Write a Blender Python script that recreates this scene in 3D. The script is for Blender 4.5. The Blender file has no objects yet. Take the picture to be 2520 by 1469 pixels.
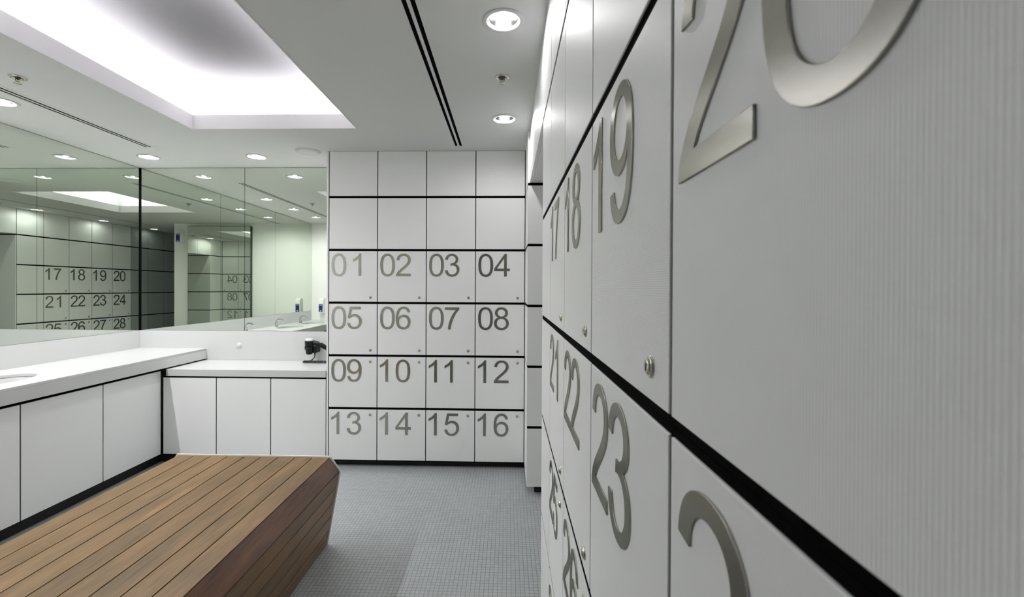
import bpy, bmesh, math, random
from mathutils import Vector, Matrix
PI = math.pi
S = bpy.context.scene
C = S.collection

# ------------------------------------------------------------------ camera
EYE = 1.5
def make_camera():
    f, cx, cy = 1117.72, 1219.36, 713.71           # focal length and principal point of the 2520 x 1469 frame
    yaw, pitch, roll = 0.0277, -0.00482, 0.00476
    def tr(d):
        x, y, z = d
        c, s = math.cos(pitch), math.sin(pitch); y, z = c*y - s*z, s*y + c*z
        c, s = math.cos(yaw), math.sin(yaw); x, y = c*x - s*y, s*x + c*y
        return Vector((x, y, z))
    cr, sr = math.cos(roll), math.sin(roll)
    right, up, fwd = tr((cr, 0, sr)), tr((-sr, 0, cr)), tr((0, 1, 0))
    cam = bpy.data.cameras.new('camera')
    cam.sensor_fit = 'HORIZONTAL'; cam.sensor_width = 36
    cam.lens = f*36/2520
    cam.shift_x = (1260 - cx)/2520
    cam.shift_y = (cy - 734.5)/2520
    cam.clip_start = 0.005
    cam.dof.use_dof = True
    cam.dof.focus_distance = 1.5
    cam.dof.aperture_fstop = 8.5
    o = bpy.data.objects.new('camera', cam)
    M = Matrix(((right.x, up.x, -fwd.x, 0), (right.y, up.y, -fwd.y, 0), (right.z, up.z, -fwd.z, EYE), (0, 0, 0, 1)))
    o.matrix_world = M
    C.objects.link(o); S.camera = o
make_camera()

# ------------------------------------------------------------------ world, light levels, exposure
w = bpy.data.worlds.new('world'); S.world = w; w.use_nodes = True
w.node_tree.nodes['Background'].inputs[0].default_value = (0, 0, 0, 1)
w.node_tree.nodes['Background'].inputs[1].default_value = 0
S.view_settings.view_transform = 'Standard'
S.view_settings.look = 'None'
S.view_settings.gamma = 1
S.view_settings.use_curve_mapping = False
S.view_settings.exposure = 1.32
LAMP_W = (3.9, 2.9, 1.2, 0.4,          # aisle and passage lamps, far to near
          13.0, 13.5, 23.5, 23.5, 11.0)  # vanity lamps
COVE_STRENGTH = 62.0
S.cycles.use_light_tree = False
S.cycles.max_bounces = 12; S.cycles.diffuse_bounces = 6; S.cycles.glossy_bounces = 9
S.cycles.transmission_bounces = 4
S.cycles.sample_clamp_indirect = 6
S.cycles.caustics_reflective = True
S.cycles.blur_glossy = 0.5

# ------------------------------------------------------------------ room dimensions (metres)
ZC = 2.632                       # ceiling
XR = 0.154                       # right locker faces
YB = 3.751                       # back locker faces
YM = 4.255                       # back mirror
XL = -3.524                      # left mirror
YREAR = 0.455                    # wall behind the bench
MW = 0.4085                      # locker module
XS = 0.138                       # right end of the back lockers
Y17 = 1.660                      # left edge of locker 17
YEND = 2.050                     # end of the right locker bank
YP = 3.290                       # pillar face
BAND = [2.2504, 1.8104, 1.3704, 0.9304, 0.4904, 0.0500]
HB = 0.0095

# ------------------------------------------------------------------ materials
def mat(name, color, rough=0.5, metal=0.0, spec=0.5, aniso=0.0):
    m = bpy.data.materials.new(name); m.use_nodes = True
    b = m.node_tree.nodes['Principled BSDF']
    b.inputs['Base Color'].default_value = (*color, 1)
    b.inputs['Roughness'].default_value = rough
    b.inputs['Metallic'].default_value = metal
    b.inputs['Specular IOR Level'].default_value = spec
    b.inputs['Anisotropic'].default_value = aniso
    return m
def nodes(m): return m.node_tree.nodes, m.node_tree.links, m.node_tree.nodes['Principled BSDF']
def noise_var(m, c0, c1, scale, stretch=(1, 1, 1), detail=3, rough=None):
    n, l, b = nodes(m)
    tc = n.new('ShaderNodeTexCoord'); mp = n.new('ShaderNodeMapping'); mp.inputs['Scale'].default_value = stretch
    t = n.new('ShaderNodeTexNoise'); t.inputs['Scale'].default_value = scale; t.inputs['Detail'].default_value = detail
    r = n.new('ShaderNodeMix'); r.data_type = 'RGBA'
    r.inputs[6].default_value = (*c0, 1); r.inputs[7].default_value = (*c1, 1)
    l.new(tc.outputs['Object'], mp.inputs['Vector']); l.new(mp.outputs[0], t.inputs['Vector'])
    l.new(t.outputs['Fac'], r.inputs[0]); l.new(r.outputs[2], b.inputs['Base Color'])
    return t
M = {}
def ridged(name, axis):
    m = mat(name, (0.88, 0.88, 0.88), 0.46, spec=0.35)
    n, l, b = nodes(m)
    tc = n.new('ShaderNodeTexCoord'); sp = n.new('ShaderNodeSeparateXYZ')
    k = n.new('ShaderNodeMath'); k.operation = 'MULTIPLY'; k.inputs[1].default_value = 2*PI/0.0025
    s = n.new('ShaderNodeMath'); s.operation = 'SINE'
    bp = n.new('ShaderNodeBump'); bp.inputs['Strength'].default_value = 0.22; bp.inputs['Distance'].default_value = 0.00025
    l.new(tc.outputs['Object'], sp.inputs[0]); l.new(sp.outputs[axis], k.inputs[0]); l.new(k.outputs[0], s.inputs[0])
    l.new(s.outputs[0], bp.inputs['Height']); l.new(bp.outputs[0], b.inputs['Normal'])
    return m
M['ridge_v'] = ridged('white_laminate_upright_ridges', 0)
M['ridge_h'] = ridged('white_laminate_level_ridges', 2)
M['white'] = mat('white_laminate', (0.80, 0.80, 0.79), 0.38)
noise_var(M['white'], (0.86, 0.86, 0.86), (0.88, 0.88, 0.88), 3.0)
M['paint'] = mat('white_wall_paint', (0.82, 0.82, 0.80), 0.65)
noise_var(M['paint'], (0.81, 0.81, 0.79), (0.83, 0.83, 0.81), 6.0)
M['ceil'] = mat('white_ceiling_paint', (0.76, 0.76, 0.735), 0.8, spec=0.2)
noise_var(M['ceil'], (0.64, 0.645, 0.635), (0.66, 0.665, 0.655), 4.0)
M['stone'] = mat('white_solid_surface', (0.86, 0.86, 0.86), 0.28)
noise_var(M['stone'], (0.60, 0.603, 0.605), (0.61, 0.613, 0.615), 9.0)
M['black'] = mat('black_channel', (0.003, 0.003, 0.003), 0.9, spec=0.03)
M['dark'] = mat('dark_kick_board', (0.015, 0.015, 0.015), 0.6, spec=0.3)
M['steel'] = mat('brushed_steel', (0.52, 0.51, 0.46), 0.24, 1.0, aniso=0.4)
def steel_detail():
    n, l, b = nodes(M['steel'])
    t = noise_var(M['steel'], (0.38, 0.377, 0.335), (0.47, 0.465, 0.42), 12, (1, 1, 30), 4)
    bp = n.new('ShaderNodeBump'); bp.inputs['Strength'].default_value = 0.04; bp.inputs['Distance'].default_value = 0.0005
    l.new(t.outputs['Fac'], bp.inputs['Height']); l.new(bp.outputs[0], b.inputs['Normal'])
steel_detail()
M['steel'].node_tree.nodes['Principled BSDF'].inputs['Specular Tint'].default_value = (0.62, 0.62, 0.60, 1)
M['chrome'] = mat('chrome', (0.66, 0.66, 0.67), 0.06, 1.0)
M['nickel'] = mat('satin_nickel', (0.62, 0.60, 0.53), 0.22, 1.0)
M['reflector'] = mat('dark_mirror_reflector', (0.12, 0.125, 0.13), 0.16, 1.0)
M['trim'] = mat('pale_grey_lamp_trim', (0.60, 0.60, 0.60), 0.45)
M['mirror'] = mat('mirror_glass', (0.755, 0.800, 0.732), 0.0, 1.0)
M['glass_edge'] = mat('dark_green_glass_edge', (0.02, 0.035, 0.03), 0.2)
M['black_plastic'] = mat('black_plastic', (0.005, 0.006, 0.006), 0.38, spec=0.3)
M['clear_plastic'] = mat('pale_clear_plastic', (0.72, 0.74, 0.74), 0.15)
M['white_plastic'] = mat('white_plastic', (0.80, 0.82, 0.80), 0.3)
M['navy'] = mat('navy_label', (0.012, 0.022, 0.16), 0.35)
M['pale_print'] = mat('pale_print', (0.65, 0.68, 0.75), 0.5)
M['bronze'] = mat('dark_sprinkler_body', (0.10, 0.09, 0.08), 0.35, 0.8)
def emis(name, col, strength):
    m = bpy.data.materials.new(name); m.use_nodes = True
    n, l = m.node_tree.nodes, m.node_tree.links
    n.remove(n['Principled BSDF'])
    e = n.new('ShaderNodeEmission'); e.inputs[0].default_value = (*col, 1); e.inputs[1].default_value = strength
    l.new(e.outputs[0], n['Material Output'].inputs[0])
    return m
M['lamp'] = emis('glowing_lamp', (1.0, 1.0, 1.0), 4.0)
M['tube'] = emis('glowing_cove_tube', (1.0, 0.975, 1.0), COVE_STRENGTH)
M['lining'] = mat('white_lining_board', (0.74, 0.735, 0.745), 0.6, spec=0.2)
M['cove'] = mat('shade_darkened_cove_paint', (0.15, 0.148, 0.153), 0.8, spec=0.2)  # shade put into the colour: cove darkened so its centre looks less lit
def tile_mat():
    m = mat('grey_mosaic_tiles', (0.4, 0.42, 0.42), 0.30)
    n, l, b = nodes(m)
    tc = n.new('ShaderNodeTexCoord')
    br = n.new('ShaderNodeTexBrick'); br.offset = 0; br.squash = 1
    br.inputs['Color1'].default_value = (0.460, 0.483, 0.490, 1)
    br.inputs['Color2'].default_value = (0.400, 0.422, 0.432, 1)
    br.inputs['Scale'].default_value = 1.0
    br.inputs['Mortar Size'].default_value = 0.0017
    br.inputs['Mortar Smooth'].default_value = 0.35
    br.inputs['Bias'].default_value = -0.2
    br.inputs['Brick Width'].default_value = 0.0225
    br.inputs['Row Height'].default_value = 0.0225
    no = n.new('ShaderNodeTexNoise'); no.inputs['Scale'].default_value = 2.2; no.inputs['Detail'].default_value = 5
    gr = n.new('ShaderNodeMix'); gr.data_type = 'RGBA'
    gr.inputs[6].default_value = (0.130, 0.140, 0.142, 1); gr.inputs[7].default_value = (0.35, 0.36, 0.36, 1)
    l.new(tc.outputs['Object'], br.inputs['Vector']); l.new(tc.outputs['Object'], no.inputs['Vector'])
    l.new(no.outputs['Fac'], gr.inputs[0]); l.new(gr.outputs[2], br.inputs['Mortar'])
    l.new(br.outputs['Color'], b.inputs['Base Color'])
    bp = n.new('ShaderNodeBump'); bp.invert = True; bp.inputs['Strength'].default_value = 0.4; bp.inputs['Distance'].default_value = 0.001
    l.new(br.outputs['Fac'], bp.inputs['Height']); l.new(bp.outputs[0], b.inputs['Normal'])
    return m
M['tile'] = tile_mat()
def wood(name, ca, cb, cc, rough):
    m = mat(name, ca, rough, spec=0.22)
    n, l, b = nodes(m)
    tc = n.new('ShaderNodeTexCoord'); oi = n.new('ShaderNodeObjectInfo')
    sh = n.new('ShaderNodeVectorMath'); sh.operation = 'MULTIPLY_ADD'
    sc = n.new('ShaderNodeVectorMath'); sc.operation = 'SCALE'; sc.inputs[3].default_value = 17.0
    one = n.new('ShaderNodeCombineXYZ')
    l.new(oi.outputs['Random'], one.inputs[0]); l.new(oi.outputs['Random'], one.inputs[1]); l.new(oi.outputs['Random'], one.inputs[2])
    l.new(one.outputs[0], sc.inputs[0])
    l.new(tc.outputs['Object'], sh.inputs[0]); sh.inputs[1].default_value = (1, 1, 1); l.new(sc.outputs[0], sh.inputs[2])
    mp = n.new('ShaderNodeMapping'); mp.inputs['Scale'].default_value = (7, 1.3, 7)
    l.new(sh.outputs[0], mp.inputs['Vector'])
    n1 = n.new('ShaderNodeTexNoise'); n1.inputs['Scale'].default_value = 1.6; n1.inputs['Detail'].default_value = 6; n1.inputs['Distortion'].default_value = 0.8
    mp2 = n.new('ShaderNodeMapping'); mp2.inputs['Scale'].default_value = (60, 4.0, 60)
    l.new(sh.outputs[0], mp2.inputs['Vector'])
    n2 = n.new('ShaderNodeTexNoise'); n2.inputs['Scale'].default_value = 2.0; n2.inputs['Detail'].default_value = 4
    l.new(mp.outputs[0], n1.inputs['Vector']); l.new(mp2.outputs[0], n2.inputs['Vector'])
    cr = n.new('ShaderNodeValToRGB')
    cr.color_ramp.elements[0].position = 0.30; cr.color_ramp.elements[0].color = (*cc, 1)
    cr.color_ramp.elements[1].position = 0.68; cr.color_ramp.elements[1].color = (*cb, 1)
    e = cr.color_ramp.elements.new(0.5); e.color = (*ca, 1)
    l.new(n1.outputs['Fac'], cr.inputs[0])
    mx = n.new('ShaderNodeMix'); mx.data_type = 'RGBA'; mx.blend_type = 'MULTIPLY'; mx.inputs[0].default_value = 1.0
    cr2 = n.new('ShaderNodeValToRGB')
    cr2.color_ramp.elements[0].position = 0.33; cr2.color_ramp.elements[0].color = (0.82, 0.80, 0.78, 1)
    cr2.color_ramp.elements[1].position = 0.60; cr2.color_ramp.elements[1].color = (1.05, 1.05, 1.05, 1)
    l.new(n2.outputs['Fac'], cr2.inputs[0])
    l.new(cr.outputs[0], mx.inputs[6]); l.new(cr2.outputs[0], mx.inputs[7])
    hs = n.new('ShaderNodeHueSaturation')
    v = n.new('ShaderNodeMapRange'); v.inputs[3].default_value = 0.86; v.inputs[4].default_value = 1.12
    l.new(oi.outputs['Random'], v.inputs[0]); l.new(v.outputs[0], hs.inputs['Value'])
    l.new(mx.outputs[2], hs.inputs['Color']); l.new(hs.outputs[0], b.inputs['Base Color'])
    bp = n.new('ShaderNodeBump'); bp.inputs['Strength'].default_value = 0.12; bp.inputs['Distance'].default_value = 0.0008
    l.new(n2.outputs['Fac'], bp.inputs['Height']); l.new(bp.outputs[0], b.inputs['Normal'])
    return m
M['slate'] = mat('blue_grey_laminate', (0.46, 0.49, 0.50), 0.4)
M['bounce_grey'] = mat('bounce_dimming_grey_paint', (0.45, 0.46, 0.46), 0.7)  # grey given to unseen passage walls to darken bounce light near the camera
M['teak'] = wood('teak', (0.228, 0.141, 0.066), (0.285, 0.172, 0.082), (0.168, 0.110, 0.056), 0.45)
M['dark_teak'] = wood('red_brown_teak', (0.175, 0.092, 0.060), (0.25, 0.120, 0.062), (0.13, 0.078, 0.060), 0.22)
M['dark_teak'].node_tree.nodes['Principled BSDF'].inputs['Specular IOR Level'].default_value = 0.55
M['side_teak'] = wood('brown_teak', (0.23, 0.138, 0.070), (0.30, 0.175, 0.086), (0.15, 0.094, 0.054), 0.38)

# ------------------------------------------------------------------ mesh helpers
class MB:
    def __init__(s): s.bm = bmesh.new()
    def box(s, x0, x1, y0, y1, z0, z1, bev=0.0):
        vs = [s.bm.verts.new((x, y, z)) for z in (z0, z1) for y in (y0, y1) for x in (x0, x1)]
        fs = []
        for q in ((0, 2, 3, 1), (4, 5, 7, 6), (0, 1, 5, 4), (2, 6, 7, 3), (0, 4, 6, 2), (1, 3, 7, 5)):
            fs.append(s.bm.faces.new([vs[i] for i in q]))
        if bev:
            es = list({e for f in fs for e in f.edges})
            bmesh.ops.bevel(s.bm, geom=es, offset=bev, segments=2, profile=0.5, affect='EDGES')
        return s
    def prism(s, pts, axis, a0, a1):
        """outline pts in the other two axes (in x,y,z order), extruded along axis"""
        def v3(p, a):
            q = list(p); q.insert(axis, a); return q
        A = [s.bm.verts.new(v3(p, a0)) for p in pts]; B = [s.bm.verts.new(v3(p, a1)) for p in pts]
        n = len(pts)
        s.bm.faces.new(A); s.bm.faces.new(B[::-1])
        for i in range(n): s.bm.faces.new((A[i], B[i], B[(i+1) % n], A[(i+1) % n]))
        return s
    def lathe(s, prof, center=(0, 0, 0), axis='Z', seg=40, smooth=True, close=False):
        rings = []
        for r, h in prof:
            ring = []
            for k in range(seg if r > 1e-7 else 1):
                a = 2*PI*k/seg
                p = (r*math.cos(a), r*math.sin(a), h)
                if axis == 'Y': p = (p[0], p[2], p[1])
                if axis == 'X': p = (p[2], p[0], p[1])
                ring.append(s.bm.verts.new((p[0]+center[0], p[1]+center[1], p[2]+center[2])))
            rings.append(ring)
        pairs = list(zip(rings, rings[1:])) + ([(rings[-1], rings[0])] if close else [])
        for A, B in pairs:
            if len(A) == 1 and len(B) == 1: continue
            for k in range(seg):
                q = [A[k % len(A)], A[(k+1) % len(A)], B[(k+1) % len(B)], B[k % len(B)]]
                u = []
                for v in q:
                    if v not in u: u.append(v)
                f = s.bm.faces.new(u); f.smooth = smooth
        return s
    def tube(s, pts, rad, seg=14, squash=1.0, caps=True):
        pts = [Vector(p) for p in pts]; n = len(pts)
        rad = rad if isinstance(rad, (list, tuple)) else [rad]*n
        rings = []; up = None
        for i, p in enumerate(pts):
            t = (pts[min(i+1, n-1)] - pts[max(i-1, 0)]).normalized()
            if up is None:
                up = Vector((0, 0, 1)) if abs(t.z) < 0.9 else Vector((0, 1, 0))
            a = up.cross(t).normalized(); b = t.cross(a).normalized(); up = b
            rings.append([s.bm.verts.new(p + rad[i]*(math.cos(2*PI*k/seg)*a + squash*math.sin(2*PI*k/seg)*b)) for k in range(seg)])
        for A, B in zip(rings, rings[1:]):
            for k in range(seg):
                f = s.bm.faces.new((A[k], A[(k+1) % seg], B[(k+1) % seg], B[k])); f.smooth = True
        if caps: s.bm.faces.new(rings[0][::-1]); s.bm.faces.new(rings[-1])
        return s
    def mesh(s, name, *mats):
        bmesh.ops.recalc_face_normals(s.bm, faces=s.bm.faces)
        me = bpy.data.meshes.new(name); s.bm.to_mesh(me); s.bm.free()
        for m in mats: me.materials.append(m)
        return me
def place(name, me, parent=None, loc=(0, 0, 0), rz=0.0, label=None):
    o = bpy.data.objects.new(name, me); C.objects.link(o)
    o.location = loc; o.rotation_euler = (0, 0, rz)
    if parent: o.parent = parent
    if label: o['label'] = label
    return o
def part(name, mb, m, parent, label=None, loc=(0, 0, 0)):
    return place(name, mb.mesh(name, m), parent, loc, 0, label)
def tag(o, label, cat, group=None):
    o['label'] = label; o['category'] = cat
    if group: o['group'] = group
    return o
def thing(name, loc, label, cat, group=None, rz=0.0):
    return tag(place(name, None, None, loc, rz), label, cat, group)
def struct(name, mb, m, label=None):
    o = place(name, mb.mesh(name, m)); o['kind'] = 'structure'
    if label: o['label'] = label
    return o
def dup(root, loc, label, group=None):
    r = root.copy(); C.objects.link(r); r.location = loc; r['label'] = label
    if group: r['group'] = group
    for ch in list(root.children):
        c = ch.copy(); C.objects.link(c); c.parent = r
        for g in ch.children:
            d = g.copy(); C.objects.link(d); d.parent = c
    return r
def filled(name, loops, half, m, bevel=0.0):
    """flat plate in local XY from closed loops (holes by even-odd), thickness 2*half, as a mesh"""
    cu = bpy.data.curves.new('tmp', 'CURVE'); cu.dimensions = '2D'; cu.fill_mode = 'BOTH'
    cu.extrude = half - bevel; cu.bevel_depth = bevel; cu.bevel_resolution = 2; cu.offset = -bevel
    for lp in loops:
        sp = cu.splines.new('POLY'); sp.points.add(len(lp)-1); sp.use_cyclic_u = True
        for p, q in zip(sp.points, lp): p.co = (q[0], q[1], 0, 1)
    o = bpy.data.objects.new('tmp', cu); C.objects.link(o)
    dg = bpy.context.evaluated_depsgraph_get()
    me = bpy.data.meshes.new_from_object(o.evaluated_get(dg), depsgraph=dg)
    bpy.data.objects.remove(o); bpy.data.curves.remove(cu)
    me.name = name; me.materials.clear(); me.materials.append(m)
    bm = bmesh.new(); bm.from_mesh(me)
    bmesh.ops.remove_doubles(bm, verts=bm.verts, dist=1e-6)
    bm.to_mesh(me); bm.free()
    return me
def circle(cx, cy, rx, ry=None, n=40):
    ry = ry or rx
    return [(cx+rx*math.cos(2*PI*k/n), cy+ry*math.sin(2*PI*k/n)) for k in range(n)]
def rect(x0, x1, y0, y1): return [(x0, y0), (x1, y0), (x1, y1), (x0, y1)]

# ------------------------------------------------------------------ the setting
RECESS = (-2.274, -1.080, 1.690, 3.210)
DOWN = [(-0.030, 3.050), (-0.025, 1.930), (-0.025, 0.810), (-0.025, -0.310),
        (-3.150, 3.895), (-2.193, 3.900), (-3.130, 2.712), (-3.130, 1.962), (-3.130, 1.200)]
SPRINK = [(-0.038, 2.446), (-2.668, 2.400)]
SLOTX = [(-0.390, [(-0.4275, -0.4085), (-0.3925, -0.3725)]), (-2.915, [(-2.955, -2.937), (-2.921, -2.903)])]
SLOTY = (0.20, 3.622)
def setting():
    struct('floor', MB().box(-3.75, 1.75, -1.65, 4.45, -0.10, 0.0), M['tile'])
    loops = [rect(-3.70, 1.70, -1.62, 4.42), rect(*RECESS)]
    for x, y in DOWN: loops.append(circle(x, y, 0.0690, n=48))
    for x, y in SPRINK: loops.append(circle(x, y, 0.022, n=24))
    for _, sl in SLOTX:
        for a, b in sl: loops.append(rect(a, b, *SLOTY))
    o = place('ceiling', filled('ceiling', loops, 0.030, M['ceil']), None, (0, 0, ZC+0.030)); o['kind'] = 'structure'
    # raised cove above the rectangular opening
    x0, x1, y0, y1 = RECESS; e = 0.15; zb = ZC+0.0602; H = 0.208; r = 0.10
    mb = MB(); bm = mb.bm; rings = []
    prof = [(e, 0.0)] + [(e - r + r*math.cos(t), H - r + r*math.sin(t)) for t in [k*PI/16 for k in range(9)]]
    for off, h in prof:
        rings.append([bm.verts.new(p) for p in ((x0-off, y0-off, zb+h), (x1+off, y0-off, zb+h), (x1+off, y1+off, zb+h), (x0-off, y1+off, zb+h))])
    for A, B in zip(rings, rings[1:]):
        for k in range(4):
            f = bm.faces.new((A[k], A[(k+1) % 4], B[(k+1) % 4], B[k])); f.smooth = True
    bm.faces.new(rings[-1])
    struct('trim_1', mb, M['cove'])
    # white lining boards of the opening, with a thin bead at the lower edge
    mb = MB(); t = 0.006
    for q in ((x0+0.0002, x0+t, y0+0.0002, y1-0.0002), (x1-t, x1-0.0002, y0+0.0002, y1-0.0002)): mb.box(*q, ZC-0.003, ZC+0.0985)
    for q in ((x0+t, x1-t, y0+0.0002, y0+t), (x0+t, x1-t, y1-t, y1-0.0002)): mb.box(*q, ZC-0.003, ZC+0.0985)
    struct('trim_3', mb, M['lining'])
    struct('wall_left', MB().box(-3.70, XL-0.008, -1.62, 4.42, 0, ZC), M['paint'])
    struct('wall_back', MB().box(XL-0.008, 1.70, YM+0.008, 4.42, 0, ZC), M['paint'])
    struct('wall_rear', MB().box(XL-0.008, -1.010, YREAR-0.12, YREAR, 0, ZC), M['paint'])
    struct('wall_passage', MB().box(-1.130, -1.010, -1.50, YREAR-0.12, 0, ZC), M['bounce_grey'])
    struct('wall_passage_end', MB().box(-1.130, 0.60, -1.62, -1.50, 0, ZC), M['bounce_grey'])
    struct('wall_right', MB().box(0.48, 0.60, -1.50, YEND, 0, ZC), M['paint'])
    struct('wall_side_passage', MB().box(0.60, 1.70, YEND-0.12, YEND, 0, 2.255), M['paint'])
    struct('wall_side_passage_end', MB().box(1.60, 1.70, YEND, YP+0.02, 0, 2.255), M['paint'])
    struct('baseboard_back', MB().box(XS-4*MW, XS, YB+0.055, YB+0.075, 0, 0.056), M['dark'])
    struct('baseboard_right', MB().box(XR+0.055, XR+0.075, -1.50, YEND-0.05, 0, 0.056), M['dark'])
    struct('baseboard_pillar', MB().prism([(0.20, YB-0.01), (0.20, YP+0.05), (1.6, YP+0.05), (1.6, YP+0.07), (0.22, YP+0.07), (0.22, YB-0.01)], 2, 0, 0.056), M['dark'])
    struct('baseboard_vanity', MB().prism([(-2.965, 0.46), (-2.965, 3.80), (-1.516, 3.80), (-1.516, 3.82), (-2.985, 3.82), (-2.985, 0.46)], 2, 0, 0.080), M['dark'])
    # white end panel between the vanity and the lockers
    struct('trim_2', MB().box(-1.5145, -1.4995, YB, YM+0.007, 0.060, ZC-0.0005, 0.0008), M['white'])
setting()

# ------------------------------------------------------------------ digits (outlines in 1/2048 em)
GLYPH = {
 '0': "M85 723Q85 983 138.5 1141.5T297.5 1386T563 1472Q683 1472 773.5 1423.5T923 1284T1017 1059.5T1051 723Q1051 465 998 306.5T839.5 61.5T568 -25Q353 -25 230 129Q85 315 85 723ZM270 723Q270 366 353.5 244.5Q436 123 568 123Q700 123 782.5 244.5Q866 366 866 723Q866 1081 782.5 1202Q700 1324 568 1324Q436 1324 353.5 1202Q270 1081 270 723Z",
 '1': "M763 0H583V1147Q518 1085 412.5 1023T223 930V1104Q374 1175 487 1276T647 1472H763V0Z",
 '2': "M1031 173V0H62Q60 65 83 125Q120 224 201.5 320T437 542Q676 738 760 852.5T844 1069Q844 1176 767.5 1249.5T568 1323Q438 1323 360 1245T281 1029L96 1048Q115 1255 239 1363.5T572 1472Q783 1472 906 1355T1029 1065Q1029 977 993 892T873.5 713T596 455Q449 331 399.5 281T312 173H1031Z",
 '3': "M86 387L266 411Q297 258 371.5 190.5T553 123Q680 123 767.5 211T855 429Q855 553 774 633.5T568 714Q517 714 441 694L461 852Q473 850 480 850Q597 850 690.5 911T784 1098Q784 1197 716 1262.5T541 1328Q435 1328 364 1261T273 1061L93 1093Q122 1275 240 1373.5T537 1472Q656 1472 756 1421T909 1282T962 1095Q962 1001 911.5 924T762 802Q891 772 962.5 678.5T1034 444Q1034 250 893 112.5T544 -25Q350 -25 224 90T86 387Z",
 '4': "M662 0V351H26V516L695 1466H842V516H1040V351H842V0ZM662 516V1177L203 516Z",
 '5': "M85 384L274 400Q295 262 371.5 192.5T556 123Q686 123 776 221T866 481Q866 635 779.5 724T553 813Q466 813 396 773.5T286 671L117 693L259 1446H988V1274H403L324 880Q456 972 601 972Q793 972 925 839T1057 497Q1057 298 941 153Q800 -25 556 -25Q356 -25 229.5 87T85 384Z",
 '6': "M1019 1107L840 1093Q816 1199 772 1247Q699 1324 592 1324Q506 1324 441 1276Q356 1214 307 1095T256 756Q321 855 415 903T612 951Q792 951 918.5 818.5T1045 476Q1045 338 985.5 219.5T822 38T586 -25Q360 -25 217.5 141T75 688Q75 1114 232 1307Q369 1475 601 1475Q774 1475 884.5 1378T1019 1107ZM284 475Q284 382 323.5 297T434 167.5T583 123Q697 123 779 215T861 465Q861 617 780 704.5T576 792Q454 792 369 704.5T284 475Z",
 '7': "M97 1274V1447H1046V1307Q906 1158 768.5 911T556 403Q502 223 487 0H302Q305 176 371 425T560.5 905.5T822 1274H97Z",
 '8': "M362 795Q250 836 196 912T142 1094Q142 1254 257 1363T563 1472Q755 1472 872 1360.5T989 1089Q989 987 935.5 911.5T773 795Q908 751 978.5 653T1049 419Q1049 231 916 103T566 -25Q349 -25 216 103.5T83 424Q83 567 155.5 663.5T362 795ZM326 1100Q326 996 393 930T567 864Q671 864 737.5 929.5T804 1090Q804 1189 735.5 1256.5T565 1324Q462 1324 394 1258T326 1100ZM268 423Q268 346 304.5 274T413 162.5T568 123Q697 123 781 206T865 417Q865 547 778.5 632T562 717Q435 717 351.5 633T268 423Z",
}
def glyph_loops(d):
    import re
    tk = re.findall(r'[MHVLQTZ]|-?\d+\.?\d*', d)
    loops, cur, i, ctrl = [], [], 0, None
    x = y = 0.0
    def num():
        nonlocal i
        v = float(tk[i]); i += 1; return v
    cmd = None
    while i < len(tk):
        if tk[i].isalpha(): cmd = tk[i]; i += 1
        if cmd == 'Z':
            if cur and (abs(cur[0][0]-cur[-1][0]) + abs(cur[0][1]-cur[-1][1])) < 1e-6: cur.pop()
            loops.append(cur); cur = []; continue
        if cmd == 'M': x, y = num(), num(); cur = [(x, y)]; ctrl = None
        elif cmd == 'L': x, y = num(), num(); cur.append((x, y)); ctrl = None
        elif cmd == 'H': x = num(); cur.append((x, y)); ctrl = None
        elif cmd == 'V': y = num(); cur.append((x, y)); ctrl = None
        else:
            if cmd == 'Q': c = (num(), num())
            else: c = (2*x-ctrl[0], 2*y-ctrl[1]) if ctrl else (x, y)
            nx, ny = num(), num()
            for k in range(1, 9):
                t = k/8
                cur.append(((1-t)**2*x + 2*t*(1-t)*c[0] + t*t*nx, (1-t)**2*y + 2*t*(1-t)*c[1] + t*t*ny))
            x, y, ctrl = nx, ny, c
    return loops
GLYPH['9'] = None
DIG = {}
UNIT = 0.1865/1466
DIG_T = 0.0024
def digits():
    for ch, d in GLYPH.items():
        lp = glyph_loops(d) if d else [[(1120-x, 1447-y) for x, y in q] for q in glyph_loops(GLYPH['6'])]
        left = min(p[0] for q in lp for p in q)
        lp = [[((x-left)*UNIT, y*UNIT) for x, y in q] for q in lp]
        me = filled('digit', lp, DIG_T/2, M['steel'], 0.0005)
        for v in me.vertices: v.co = (v.co.x, -v.co.z, v.co.y)       # stand upright, face towards -y
        me.update(); DIG[ch] = me
digits()

# ------------------------------------------------------------------ lockers
GAP = 0.007
TH = 0.020
DOORS, CARC = {}, {}
def door_mesh(wd, h, ridge):
    k = (round(wd, 4), round(h, 4), ridge)
    if k not in DOORS:
        DOORS[k] = MB().box(GAP/2, wd-GAP/2, 0, TH, 0, h, 0.0012).mesh('door', M[ridge])
    return DOORS[k]
def carcass_mesh(wd, h, depth):
    k = (round(wd, 4), round(h, 4), depth)
    if k not in CARC:
        mb = MB().box(0.0003, wd-0.0003, TH+0.002, depth, -HB+0.0003, h+HB-0.0003)
        mb.box(0.0003, wd-0.0003, 0.0025, TH+0.0015, -HB+0.0003, -0.0004).box(0.0003, wd-0.0003, 0.0025, TH+0.0015, h+0.0004, h+HB-0.0003)
        mb.box(0.0003, GAP/2-0.0004, 0.0025, TH+0.0015, 0, h).box(wd-GAP/2+0.0004, wd-0.0003, 0.0025, TH+0.0015, 0, h)
        CARC[k] = mb.mesh('carcass', M['black'])
    return CARC[k]
LOCK_BASE = MB().lathe([(0.0, 0.0005), (0.0122, 0.0005), (0.0122, -0.0012), (0.0112, -0.0026), (0.0098, -0.0032), (0.0092, -0.0026), (0.0088, -0.0026), (0.0084, -0.0046), (0.0074, -0.0054), (0.0, -0.0054)], axis='Y', seg=32).mesh('lock', M['nickel'])
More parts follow.
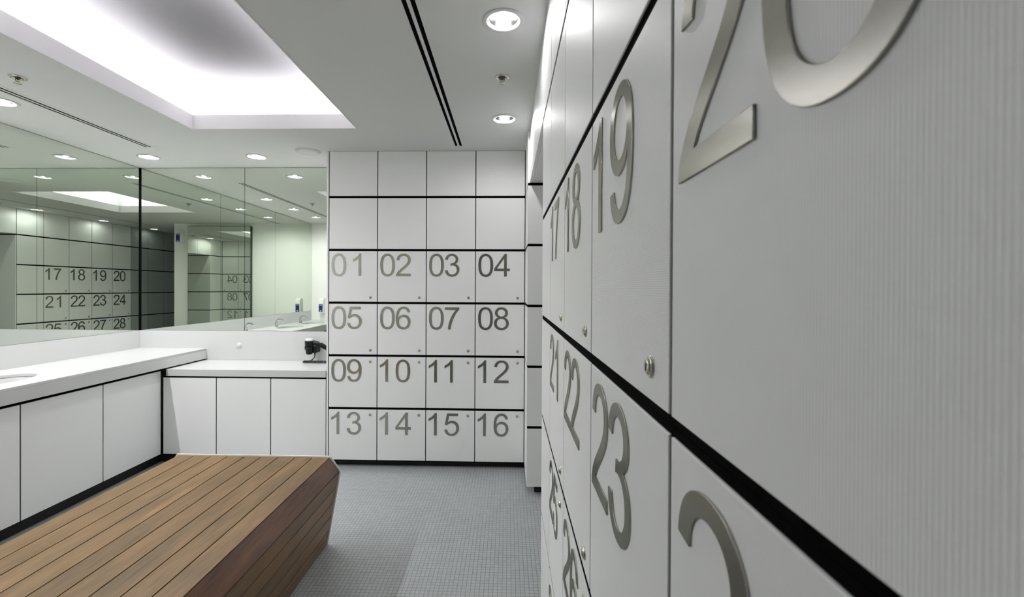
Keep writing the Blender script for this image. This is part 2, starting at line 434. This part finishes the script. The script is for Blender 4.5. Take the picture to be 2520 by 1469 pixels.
LOCK_SLOT = MB().box(-0.0011, 0.0011, -0.0058, -0.0050, -0.0042, 0.0042).mesh('keyhole', M['black'])
def cell(name, loc, rz, wd, h, ridge, label, cat, group, num=None, lock_low=True, depth=0.30):
    t = thing(name, loc, label, cat, group, rz)
    place('carcass', carcass_mesh(wd, h, depth), t, label='black carcass showing in the gaps')
    place('door', door_mesh(wd, h, ridge), t)
    if num:
        s = '%02d' % num
        z = h - 0.0210 - 1466*UNIT
        step = 0.180 if num in (1, 21) else 0.1318
        place('digit', DIG[s[0]], t, (0.0235, -DIG_T/2, z), 0, 'brushed metal digit %s' % s[0])
        place('digit', DIG[s[1]], t, (0.0235+step, -DIG_T/2, z), 0, 'brushed metal digit %s' % s[1])
        zl = 0.036 if lock_low else h - 0.042
        lk = place('lock', LOCK_BASE, t, (wd-0.0580, 0, zl), 0, 'round nickel cam lock')
        place('keyhole', LOCK_SLOT, lk)
    return t
ROWS = []      # (z of the door's lower edge, height)
ROWS.append((BAND[0]+HB, ZC-0.0008-BAND[0]-2*HB+0.0085))
for k in range(5): ROWS.append((BAND[k+1]+HB, 0.44-2*HB))
WORDN = {1: 'first', 2: 'second', 3: 'third', 4: 'fourth'}
def ridge(r, c): return 'ridge_h' if (r + c) % 2 else 'ridge_v'
def back_bank():
    for r, (z, h) in enumerate(ROWS):
        for c in range(4):
            x = XS - (4-c)*MW
            if r < 2:
                n = c+1
                lab = ('blank white cupboard door in the top row under the ceiling, two above locker %02d' if r == 0 else 'blank white cupboard door directly above locker %02d') % n
                cell('blank_cupboard', (x, YB, z), 0, MW, h, ridge(r, c), lab, 'cupboard', 'blank cupboards over the back wall lockers')
            else:
                n = (r-2)*4 + c + 1
                cell('locker', (x, YB, z), 0, MW, h, ridge(r, c), 'white locker with metal number %02d in the back wall' % n, 'locker', 'numbered lockers in the back wall', n, r < 4)
def right_bank():
    for r, (z, h) in enumerate(ROWS):
        for c in range(4):
            y = Y17 - c*MW
            if r < 2:
                n = 17+c
                lab = ('blank white cupboard door under the ceiling in the right wall, two above locker %d' if r == 0 else 'blank white cupboard door in the right wall directly above locker %d') % n
                cell('blank_cupboard', (XR, y, z), -PI/2, MW, h, ridge(r, c+1), lab, 'cupboard', 'blank cupboards over the right wall lockers')
            else:
                n = 17 + (r-2)*4 + c
                cell('locker', (XR, y, z), -PI/2, MW, h, ridge(r, c+1), 'white locker with raised metal number %d in the right wall' % n, 'locker', 'numbered lockers in the right wall', n, r < 4)
def panel_column(name, loc, rz, wd, rows, label, cat, group=None, depth=0.30, face='white'):
    t = thing(name, loc, label, cat, group, rz)
    for z, h in rows:
        place('panel', door_mesh(wd, h, face), t, (0, 0, z))
        place('channel', carcass_mesh(wd, h, depth), t, (0, 0, z), 0, 'black shadow gap between the panels')
    return t
back_bank(); right_bank()
def fixed_panels():
    t = panel_column('cladding_strip', (XR, YEND, 0), -PI/2, YEND-Y17, ROWS, 'narrow strip of blank white panels left of lockers 17 to 29 in the right wall', 'wall panel')
    part('side_panel', MB().box(-0.0125, -0.0005, 0.004, 0.318, 0.060, ROWS[0][0]-2*HB), M['white'], t)
    y = Y17 - 4*MW
    ws = [MW, MW, MW, y - 3*MW + 1.499]
    nm = ['directly behind locker 20', 'second behind locker 20', 'third behind locker 20', 'last before the passage end']
    for k, wd in enumerate(ws):
        panel_column('cladding', (XR, y, 0), -PI/2, wd, ROWS, 'column of blank blue grey panels in the right wall, ' + nm[k], 'wall panel', 'blank wall panels behind the numbered lockers', 0.30, 'slate')
        y -= wd
    # pillar at the far side of the side passage
    X0 = 0.140
    t = thing('panelled_pillar', (X0, YP, 0), 'white panelled corner pillar with black bands right of lockers 04 to 16', 'pillar')
    for z, h in ROWS[1:]:
        place('front_panel', MB().box(0, 1.455, 0, TH, z, z+h, 0.0012).mesh('front_panel', M['white']), t)
    for k, (z, h) in enumerate(ROWS):
        place('side_panel', MB().box(0, TH, TH+0.001 if k else 0.0, YB-YP-GAP, z, z+h, 0.0012).mesh('side_panel', M['white']), t)
    mb = MB()
    for k, (z, h) in enumerate(ROWS[1:]): mb.box(0.003, 1.455, 0.003, YB-YP-0.001, z+h+0.0004, z+h+2*HB-0.0004)
    part('band', mb, M['black'], t, 'black horizontal bands')
    part('core', MB().box(TH+0.002, 1.455, TH+0.002, YB-YP+0.30, 0.058, ROWS[0][0]-2*HB).box(TH+0.002, 0.30, TH+0.002, YB-YP+0.30, ROWS[0][0]-2*HB, ZC-0.001), M['black'], t, 'black channels between the panels')
    # bulkhead over the side passage
    zb = ROWS[0][0]
    t = thing('bulkhead', (XR, YEND, zb), 'white panelled bulkhead over the side passage opening in the right wall', 'bulkhead')
    ys = [0.001, 0.41, 0.82, 1.239]
    for a, b in zip(ys, ys[1:]):
        part('front_panel', MB().box(0, TH, a+GAP/2, b-GAP/2, 0, ZC-zb-0.0006, 0.0012), M['white'], t)
        part('soffit_panel', MB().box(TH+0.001, 1.44, a+0.0015, b-0.0015, 0, 0.018), M['white'], t)
    part('core', MB().box(TH+0.002, 1.44, 0.001, 1.239, 0.019, ZC-zb-0.001), M['black'], t, 'black core in the panel gaps')
fixed_panels()

# ------------------------------------------------------------------ vanity cabinets, counters
def vanity():
    # back run: three doors
    xs = [-2.9115, -2.4505, -1.9855, -1.5165]
    nm = ['left of the three under the low counter, in the corner', 'middle of the three under the low counter', 'right of the three under the low counter, beside the lockers']
    for k in range(3):
        wd = xs[k+1]-xs[k]
        t = thing('vanity_cabinet', (xs[k], YB, 0.082), 'white vanity cabinet, ' + nm[k], 'cabinet', 'cabinets under the low counter')
        part('carcass', MB().box(0.0003, wd-0.0003, TH+0.002, 0.48, 0, 0.661).box(0.0003, 0.0030 if k else 0.0060, 0.0025, TH+0.0015, 0, 0.661).box(wd-0.0030, wd-0.0003, 0.0025, TH+0.0015, 0, 0.661).box(0.0003, wd-0.0003, 0.004, TH+0.0015, 0.6485, 0.661), M['black'], t, 'black carcass showing in the gaps')
        part('door', MB().box(0.0065 if k == 0 else 0.0035, wd-0.0035, 0, TH, 0.004, 0.648, 0.0012), M['white'], t)
    ys = [3.7440, 3.1970, 2.6400, 2.0830, 1.5270, 0.9700, 0.4580]
    nm = ['nearest the corner with the low counter', 'second from the corner', 'third from the corner, cut by the left picture edge',
          'fourth from the corner', 'fifth from the corner', 'last before the rear wall']
    for k in range(6):
        wd = ys[k]-ys[k+1]
        # doors face +x: local x runs along +y
        t = thing('basin_cabinet', (-2.919, ys[k+1], 0.082), 'white basin cabinet door, ' + nm[k], 'cabinet', 'cabinets under the basin counter', PI/2)
        part('carcass', MB().box(0.0003, wd-0.0003, TH+0.002, 0.59, 0, 0.420).box(0.0003, wd-0.0003, TH+0.002, 0.060, 0.420, 0.722).box(0.0003, 0.0030, 0.0025, TH+0.0015, 0, 0.722).box(wd-0.0030, wd-0.0003, 0.0025, TH+0.0015, 0, 0.722).box(0.0003, wd-0.0003, 0.004, TH+0.0015, 0.7045, 0.722), M['black'], t, 'black carcass showing in the gaps')
        part('door', MB().box(0.0035, wd-0.0035, 0, TH, 0.004, 0.704, 0.0012), M['white'], t)
    # low counter
    t = thing('dressing_counter', (-1.516, YM, 0.745), 'low white dressing counter along the back mirror beside the lockers', 'countertop')
    part('slab', MB().box(-1.357, -0.0005, -0.515, 0.006, 0, 0.058, 0.0020), M['stone'], t)
    part('backsplash', MB().box(-1.357, -0.0005, -0.002, 0.0075, 0.059, 0.333), M['stone'], t)
    # basin counter
    t = thing('basin_counter', (XL, YREAR, 0.812), 'long white basin counter along the left mirror', 'countertop')
    W = 3.524-2.876; L = YM-YREAR
    loops = [rect(0.001, W, 0.002, L)]
    for y in BASY: loops.append(circle(-3.205-XL, y-YREAR, 0.165, 0.265, 64))
    me = filled('slab', loops, 0.010, M['stone'], 0.0015)
    place('slab', me, t, (0, 0, 0.098-0.010))
    part('front_edge', MB().box(W-0.022, W, 0.002, L, 0, 0.0785, 0.0015), M['stone'], t)
    part('backsplash', MB().box(-0.007, 0.0008, 0.001, L, 0.0, 0.266).box(0.0012, W+0.00295, L-0.002, L+0.0075, 0.0, 0.266), M['stone'], t)
    nm = ['first from the mirror corner', 'second from the mirror corner', 'third from the mirror corner, by the rear wall']
    for k, y in enumerate(BASY):
        b = thing('washbasin', (-3.205, y, 0.889), 'oval white basin in the left counter, ' + nm[k], 'basin', 'basins in the left counter')
        mb = MB(); prof = [(1.02, 0.0), (1.0, -0.004), (0.98, -0.03), (0.93, -0.075), (0.80, -0.115), (0.55, -0.135), (0.12, -0.142)]
        prof2 = [(0.12, -0.150), (0.58, -0.145), (0.86, -0.122), (1.0, -0.075), (1.05, -0.03), (1.06, 0.0)]
        mb.lathe(prof + prof2, seg=64, close=True)
        for v in mb.bm.verts: v.co.x *= 0.165; v.co.y *= 0.265
        part('bowl', mb, M['stone'], b)
        part('drain', MB().lathe([(0.0, -0.1440), (0.022, -0.1440), (0.022, -0.1405), (0.016, -0.1400), (0.015, -0.1425), (0.0, -0.1425)], seg=28), M['chrome'], b, 'chrome drain ring')
        f = thing('faucet', (-3.425, y-0.03, 0.910), 'chrome arched faucet over the ' + ('basin nearest the mirror corner', 'middle basin', 'basin next to the rear wall')[k], 'faucet', 'faucets along the left mirror')
        pts = [(0, 0, 0.004)] + [(0.0, 0, 0.035)] + [(0.058-0.058*math.cos(a), 0, 0.050+0.056*math.sin(a)) for a in [i*PI*0.80/14 for i in range(15)]]
        n = len(pts); rad = [0.021, 0.021] + [0.021 - 0.007*i/14 for i in range(15)]
        part('spout', MB().tube(pts, rad, 20, 0.85), M['chrome'], f)
        part('base_ring', MB().lathe([(0.0, 0), (0.027, 0), (0.027, 0.004), (0.024, 0.007), (0.0, 0.007)], seg=32), M['chrome'], f)
        part('sensor', MB().box(0.0180, 0.0225, -0.006, 0.006, 0.012, 0.030, 0.001), M['black_plastic'], f, 'small black sensor window')
    o = place('round_outlet', MB().lathe([(0.0, 0.0), (0.033, 0.0), (0.033, -0.0012), (0.032, -0.0022), (0.013, -0.0024), (0.012, -0.0034), (0.0, -0.0036)], axis='Y', seg=40).mesh('round_outlet', M['stone']), None, (-2.560, YM-0.0022, 0.936))
    tag(o, 'round white cover plate on the backsplash above the low counter', 'outlet')
BASY = [2.700, 1.910, 1.130]
vanity()

# ------------------------------------------------------------------ mirrors
def mirrors():
    z0, z1 = 1.080, ZC-0.004
    g = 0.0020
    def slab(x0, x1, y0, y1, z0, z1, face, label, group):
        mb = MB().box(x0, x1, y0, y1, z0, z1)
        if face == '-y': mb.box(x0-(0.0125 if x0 < -3.5 else g), x1+g, y1+0.0001, y1+0.0004, z0, z1+0.002)
        else: mb.box(x0-0.0004, x0-0.0001, y0-g, y1+(0.0130 if abs(y1-YM) < 0.02 else g), z0, z1+0.002)
        me = mb.mesh('wall_mirror', M['mirror'], M['glass_edge'])
        nrm = {'+x': Vector((1, 0, 0)), '-y': Vector((0, -1, 0)), '+y': Vector((0, 1, 0))}[face]
        front = max(p.center.dot(nrm) for p in me.polygons)
        for p in me.polygons: p.material_index = 0 if p.normal.dot(nrm) > 0.9 and p.center.dot(nrm) > front-0.001 else 1
        o = tag(place('wall_mirror', me), label, 'mirror', group)
        return o
    slab(XL+0.010, -2.507-g, YM, YM+0.0075, z0, z1, '-y', 'frameless back wall mirror pane in the left corner', 'panes of the back mirror')
    slab(-2.507+g, -1.5150, YM, YM+0.0075, z0, z1, '-y', 'frameless back wall mirror pane beside the lockers', 'panes of the back mirror')
    ys = [YM-0.006, 3.036, 1.734, YREAR+0.002]
    nm = ['in the corner with the back mirror', 'in the middle of the left wall', 'next to the rear wall']
    for k in range(3):
        o = slab(XL-0.0075, XL, ys[k+1]+g, ys[k]-(g if k else 0), z0, z1, '+x', 'frameless left wall mirror pane ' + nm[k], 'panes of the left mirror')
        if k == 0: part('corner_seal', MB().box(XL-0.002, XL+0.009, YM-0.0055, YM-0.0005, z0, z1), M['black'], o, 'dark line in the mirror corner')
    # framed tall mirror on the rear wall
    t = thing('framed_mirror', (-2.445, YREAR, 0.10), 'tall dark framed mirror standing off the rear wall beyond the bench', 'mirror')
    part('frame', MB().box(0, 1.145, 0.0005, 0.058, 0, 2.482), M['glass_edge'], t, 'dark edge of the mirror')
    part('glass', MB().box(0.004, 1.141, 0.0582, 0.0622, 0.004, 2.478), M['mirror'], t)
mirrors()

# ------------------------------------------------------------------ dispensers on the rear wall
def dispenser(name, loc, wd, d, h, lh, label, cat):
    t = thing(name, loc, label, cat)
    part('housing', MB().prism([(0.0, 0.0), (0.0, h), (d*0.55, h), (d*0.86, h*0.86), (d, h*0.55), (d*0.96, 0.0)], 0, -wd/2, wd/2), M['white_plastic'], t)
    lb = part('label_panel', MB().box(-wd*0.42, wd*0.42, d*0.99, d*1.02, 0.010, lh, 0.001), M['navy'], t, 'navy blue panel on the front')
    part('print', MB().box(-wd*0.30, wd*0.30, d*1.0205, d*1.024, lh*0.84, lh*0.90).box(-wd*0.15, wd*0.16, d*1.0205, d*1.024, lh*0.14, lh*0.24), M['pale_print'], lb, 'small pale lettering')
dispenser('soap_dispenser', (-3.315, YREAR, 1.050), 0.080, 0.105, 0.250, 0.150, 'white soap dispenser with a blue front on the rear wall above the basin counter', 'dispenser')
dispenser('air_freshener', (-1.155, YREAR, 2.290), 0.085, 0.110, 0.230, 0.150, 'white air freshener with a blue front, high up beside the framed mirror', 'air freshener')

# ------------------------------------------------------------------ hair dryer
def hair_dryer():
    t = thing('hair_dryer', (-1.842, 4.165, 0.876), 'black wall hair dryer in its holder over the low counter', 'hair dryer')
    part('nozzle', MB().lathe([(0.0, 0.0), (0.024, 0.0), (0.028, 0.006), (0.034, 0.045), (0.037, 0.062), (0.037, 0.070), (0.0, 0.070)], seg=32), M['black_plastic'], t)
    part('holder_ring', MB().lathe([(0.0372, 0.048), (0.044, 0.048), (0.044, 0.053), (0.0395, 0.054), (0.0395, 0.066), (0.044, 0.067), (0.044, 0.072), (0.0372, 0.072)], seg=32, close=True), M['black_plastic'], t)
    part('barrel', MB().lathe([(0.0, 0.0702), (0.037, 0.0702), (0.0385, 0.085), (0.040, 0.118), (0.040, 0.124), (0.0, 0.124)], seg=32), M['black_plastic'], t)
    part('air_intake', MB().lathe([(0.0, 0.1242), (0.036, 0.1242), (0.036, 0.128), (0.037, 0.129), (0.037, 0.133), (0.036, 0.134), (0.035, 0.142), (0.030, 0.146), (0.0, 0.147)], seg=32), M['clear_plastic'], t, 'pale clear intake cap')
    pts = []; rad = []
    for i in range(13):
        u = i/12
        pts.append((0.030+0.165*u, 0.0-0.01*u, 0.108-0.012*u-0.062*u*u)); rad.append(0.020-0.004*abs(u-0.35)-0.009*max(0, u-0.7)/0.3)
    part('handle', MB().tube(pts, rad, 18, 1.15), M['black_plastic'], t)
    part('switch', MB().box(0.085, 0.115, -0.012, 0.004, 0.108, 0.116, 0.002), M['clear_plastic'], t, 'pale switch on the handle')
    part('wall_bracket', MB().box(0.012, 0.066, 0.004, 0.0875, 0.012, 0.074, 0.004).box(-0.03, 0.012, 0.040, 0.0875, 0.020, 0.066, 0.004), M['black_plastic'], t)
    # flex: straight tail, bend, then a coiled run lying on the counter
    z0 = 0.803-0.876
    tail = [(0.044, 0.02, 0.014), (0.045, 0.02, -0.010), (0.042, 0.015, -0.030), (0.030, 0.0, -0.050), (0.012, -0.02, z0+0.012)]
    part('strain_relief', MB().tube([(0.044, 0.02, 0.016), (0.0445, 0.02, -0.012)], [0.008, 0.005], 12), M['black_plastic'], t)
    pts = list(tail)
    for i in range(8):
        a = PI/2 + PI*i/7
        pts.append((-0.020+0.018*math.cos(a), -0.045+0.022*math.sin(a), z0+0.010))
    part('cord_tail', MB().tube(pts, 0.0042, 10), M['black_plastic'], t)
    pts = []
    N = 26
    for i in range(N*12+1):
        a = 2*PI*i/12; u = i/(N*12)
        pts.append((-0.022+0.285*u, -0.067+0.0100*math.cos(a), z0+0.0136+0.0100*math.sin(a)))
    part('coiled_cord', MB().tube(pts, 0.0032, 7), M['black_plastic'], t)
hair_dryer()

# ------------------------------------------------------------------ bench
def bench():
    y0, y1 = 0.960, 2.604
    t = thing('wooden_bench', (-1.480, 0, 0), 'long teak slatted bench with chamfered sides on the grey mosaic floor', 'bench')
    ht, hc, hw, ww, fw = 0.510, 0.430, 0.450, 0.507, 0.433     # top, chamfer height, half widths at top / widest / floor
    th = 0.022; g = 0.0023
    def plank(a, b, m, label=None):
        """a plank whose outer face runs from profile point a to b (x,z)"""
        A, B = Vector(a), Vector(b); d = (B-A).normalized(); n = Vector((d.y, -d.x))   # inward normal for clockwise outline
        p, q = A+d*g, B-d*g
        pts = [tuple(p), tuple(q), tuple(q+n*th-d*0.004), tuple(p+n*th+d*0.004)]
        mb = MB().prism(pts, 1, y0, y1)
        me = mb.mesh('plank', m)
        o = place('plank', me, t)
        bev = o.modifiers.new('edge', 'BEVEL'); bev.width = 0.0010; bev.segments = 2; bev.limit_method = 'ANGLE'
        if label: o['label'] = label
    for k in range(9):
        a = -hw + 2*hw*k/9; b = -hw + 2*hw*(k+1)/9
        plank((a, ht), (b, ht), M['teak'])
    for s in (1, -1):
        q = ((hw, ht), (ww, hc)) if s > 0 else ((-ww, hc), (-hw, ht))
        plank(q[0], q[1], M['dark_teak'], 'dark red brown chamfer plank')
        for k in range(5):
            u0, u1 = k/5, (k+1)/5
            P = lambda u: (s*(ww + (fw-ww)*u), hc + (0.004-hc)*u)
            a, b = P(u0), P(u1)
            if s < 0: a, b = b, a
            plank(a, b, M['side_teak'])
    prof = [(-fw, 0.0), (-ww, hc), (-hw, ht), (hw, ht), (ww, hc), (fw, 0.0)]
    o = [(x*1.014, z+0.0075 if z > 0.45 else z) for x, z in prof]
    part('end_plate', MB().prism(o, 1, y1+0.0005, y1+0.008), M['white'], t, 'white end plate')
    part('end_plate', MB().prism(o, 1, y0-0.008, y0-0.0005), M['white'], t, 'white end plate')
    inn = [(-fw+0.03, 0.002), (-ww+0.035, hc-0.01), (-hw+0.012, ht-0.026), (hw-0.012, ht-0.026), (ww-0.035, hc-0.01), (fw-0.03, 0.002)]
    part('core', MB().prism(inn, 1, y0+0.002, y1-0.002), M['black'], t, 'dark core between the planks')
bench()

# ------------------------------------------------------------------ ceiling fittings
def fittings():
    t0 = None
    labs = ['recessed ceiling downlight farther of the two in the aisle, by the back lockers', 'recessed ceiling downlight nearer of the two in the aisle by the right lockers',
            'recessed ceiling downlight above locker 19, out of the direct view', 'recessed ceiling downlight in the passage behind locker 20',
            'recessed downlight in the corner above both mirrors', 'recessed downlight above the low counter, in front of the back mirror',
            'recessed downlight above the basin nearest the corner', 'recessed downlight above the middle basin', 'recessed downlight above the basin by the rear wall']
    for k, (x, y) in enumerate(DOWN):
        grp = 'downlights along the right lockers' if k < 4 else 'downlights over the vanity'
        if t0 is None:
            t0 = thing('downlight', (x, y, ZC), labs[0], 'downlight', grp)
            part('trim_ring', MB().lathe([(0.0885, -0.0004), (0.0880, -0.0035), (0.0860, -0.0045), (0.0720, -0.0045), (0.0672, -0.0025), (0.0672, -0.0004)], seg=56, close=True), M['trim'], t0)
            part('rim', MB().lathe([(0.0688, -0.0003), (0.0671, -0.0020), (0.0640, -0.0020), (0.0620, 0.0060), (0.0640, 0.0065)], seg=56), M['clear_plastic'], t0, 'bright inner rim')
            part('reflector', MB().lathe([(0.0640, 0.0066), (0.0625, 0.016), (0.0590, 0.027), (0.0570, 0.034), (0.0570, 0.075)], seg=56), M['reflector'], t0, 'shiny aluminium reflector')
            part('lamp', MB().lathe([(0.0, 0.0330), (0.050, 0.0340), (0.0560, 0.036), (0.0560, 0.060), (0.0, 0.060)], seg=40), M['lamp'], t0, 'glowing white lamp')
            part('housing', MB().lathe([(0.0675, 0.002), (0.0675, 0.10), (0.0, 0.10)], seg=40), M['dark'], t0, 'dark can above the ceiling')
        else:
            dup(t0, (x, y, ZC), labs[k], grp)
        la = bpy.data.lights.new('downlight_glow', 'POINT'); la.shadow_soft_size = 0.020
        la.energy = LAMP_W[k]; la.color = (1.0, 0.99, 1.0)
        lo = bpy.data.objects.new('downlight_glow', la); C.objects.link(lo); lo.location = (x, y, ZC+0.0215)
    # cove tubes lying behind the edge of the opening
    x0, x1, y0, y1 = RECESS; z = ZC+0.0602+0.0135; d = 0.075
    for a, b, nm in (((x0-d, y0-0.05, z), (x0-d, y1+0.05, z), 'basin side'), ((x1+d, y0-0.05, z), (x1+d, y1+0.05, z), 'locker side'),
                     ((x0-0.02, y1+d, z), (x1+0.02, y1+d, z), 'back wall side'), ((x0-0.02, y0-d, z), (x1+0.02, y0-d, z), 'rear wall side')):
        o = place('cove_light', MB().tube([a, b], 0.013, 12).mesh('cove_light', M['tube']))
        tag(o, 'glowing tube hidden in the ceiling cove, ' + nm, 'light', 'tubes in the ceiling cove')
    # slot diffusers
    for (xc, sl), lab in zip(SLOTX, ('long black twin slot air diffuser in the ceiling beside the aisle downlights', 'long black twin slot air diffuser in the ceiling near the left mirror')):
        t = thing('slot_diffuser', (xc, 0, ZC), lab, 'air diffuser')
        a0, a1 = sl[0][0]-xc, sl[1][1]-xc
        m0, m1 = sl[0][1]-xc, sl[1][0]-xc
        Y0, Y1 = SLOTY
        part('frame', MB().box(a0-0.024, a0-0.0003, Y0-0.012, Y1+0.012, -0.0011, -0.0003).box(a1+0.0003, a1+0.026, Y0-0.012, Y1+0.012, -0.0011, -0.0003)
             .box(m0+0.0003, m1-0.0003, Y0-0.012, Y1+0.012, -0.0011, -0.0003), M['ceil'], t, 'white flange of the diffuser')
        for a, b in sl:
            part('slot', MB().box(a-xc+0.0004, b-xc-0.0004, Y0+0.001, Y1-0.001, 0.0008, 0.030), M['black'], t, 'black air slot')
    # speaker
    t = thing('ceiling_speaker', (-1.677, 3.752, ZC), 'flat round white speaker in the ceiling in front of the back mirror', 'speaker')
    part('rim', MB().lathe([(0.103, -0.0004), (0.102, -0.004), (0.096, -0.006), (0.0945, -0.0004)], seg=56, close=True), M['ceil'], t)
    part('grille', MB().lathe([(0.0, -0.0075), (0.060, -0.0070), (0.0940, -0.0050), (0.0940, -0.0006), (0.0, -0.0006)], seg=56), M['trim'], t, 'pale grey grille')
    # sprinklers
    s0 = None
    for (x, y), lab in zip(SPRINK, ('small metal fire sprinkler between the two aisle downlights', 'small metal fire sprinkler near the left slot diffuser')):
        if s0: dup(s0, (x, y, ZC), lab); continue
        s0 = thing('sprinkler', (x, y, ZC), lab, 'sprinkler', 'fire sprinklers')
        part('escutcheon', MB().lathe([(0.0385, -0.0004), (0.0380, -0.003), (0.034, -0.006), (0.026, -0.006), (0.022, 0.002), (0.0215, 0.020), (0.0225, 0.020), (0.030, -0.0004)], seg=40, close=True), M['nickel'], s0)
        part('body', MB().lathe([(0.0, 0.030), (0.013, 0.030), (0.013, -0.004), (0.009, -0.010), (0.0, -0.010)], seg=24), M['bronze'], s0, 'dark body')
        mb = MB()
        for q in (1, -1): mb.tube([(0.010*q, 0, -0.004), (0.0135*q, 0, -0.014), (0.008*q, 0, -0.026), (0.003*q, 0, -0.030)], 0.0022, 8)
        mb.tube([(0, 0, -0.008), (0, 0, -0.028)], 0.003, 10)
        part('frame_arms', mb, M['nickel'], s0)
        mb = MB().lathe([(0.0, -0.0305), (0.006, -0.0305), (0.017, -0.0325), (0.017, -0.0335), (0.0, -0.0330)], seg=24)
        part('deflector', mb, M['nickel'], s0)
fittings()
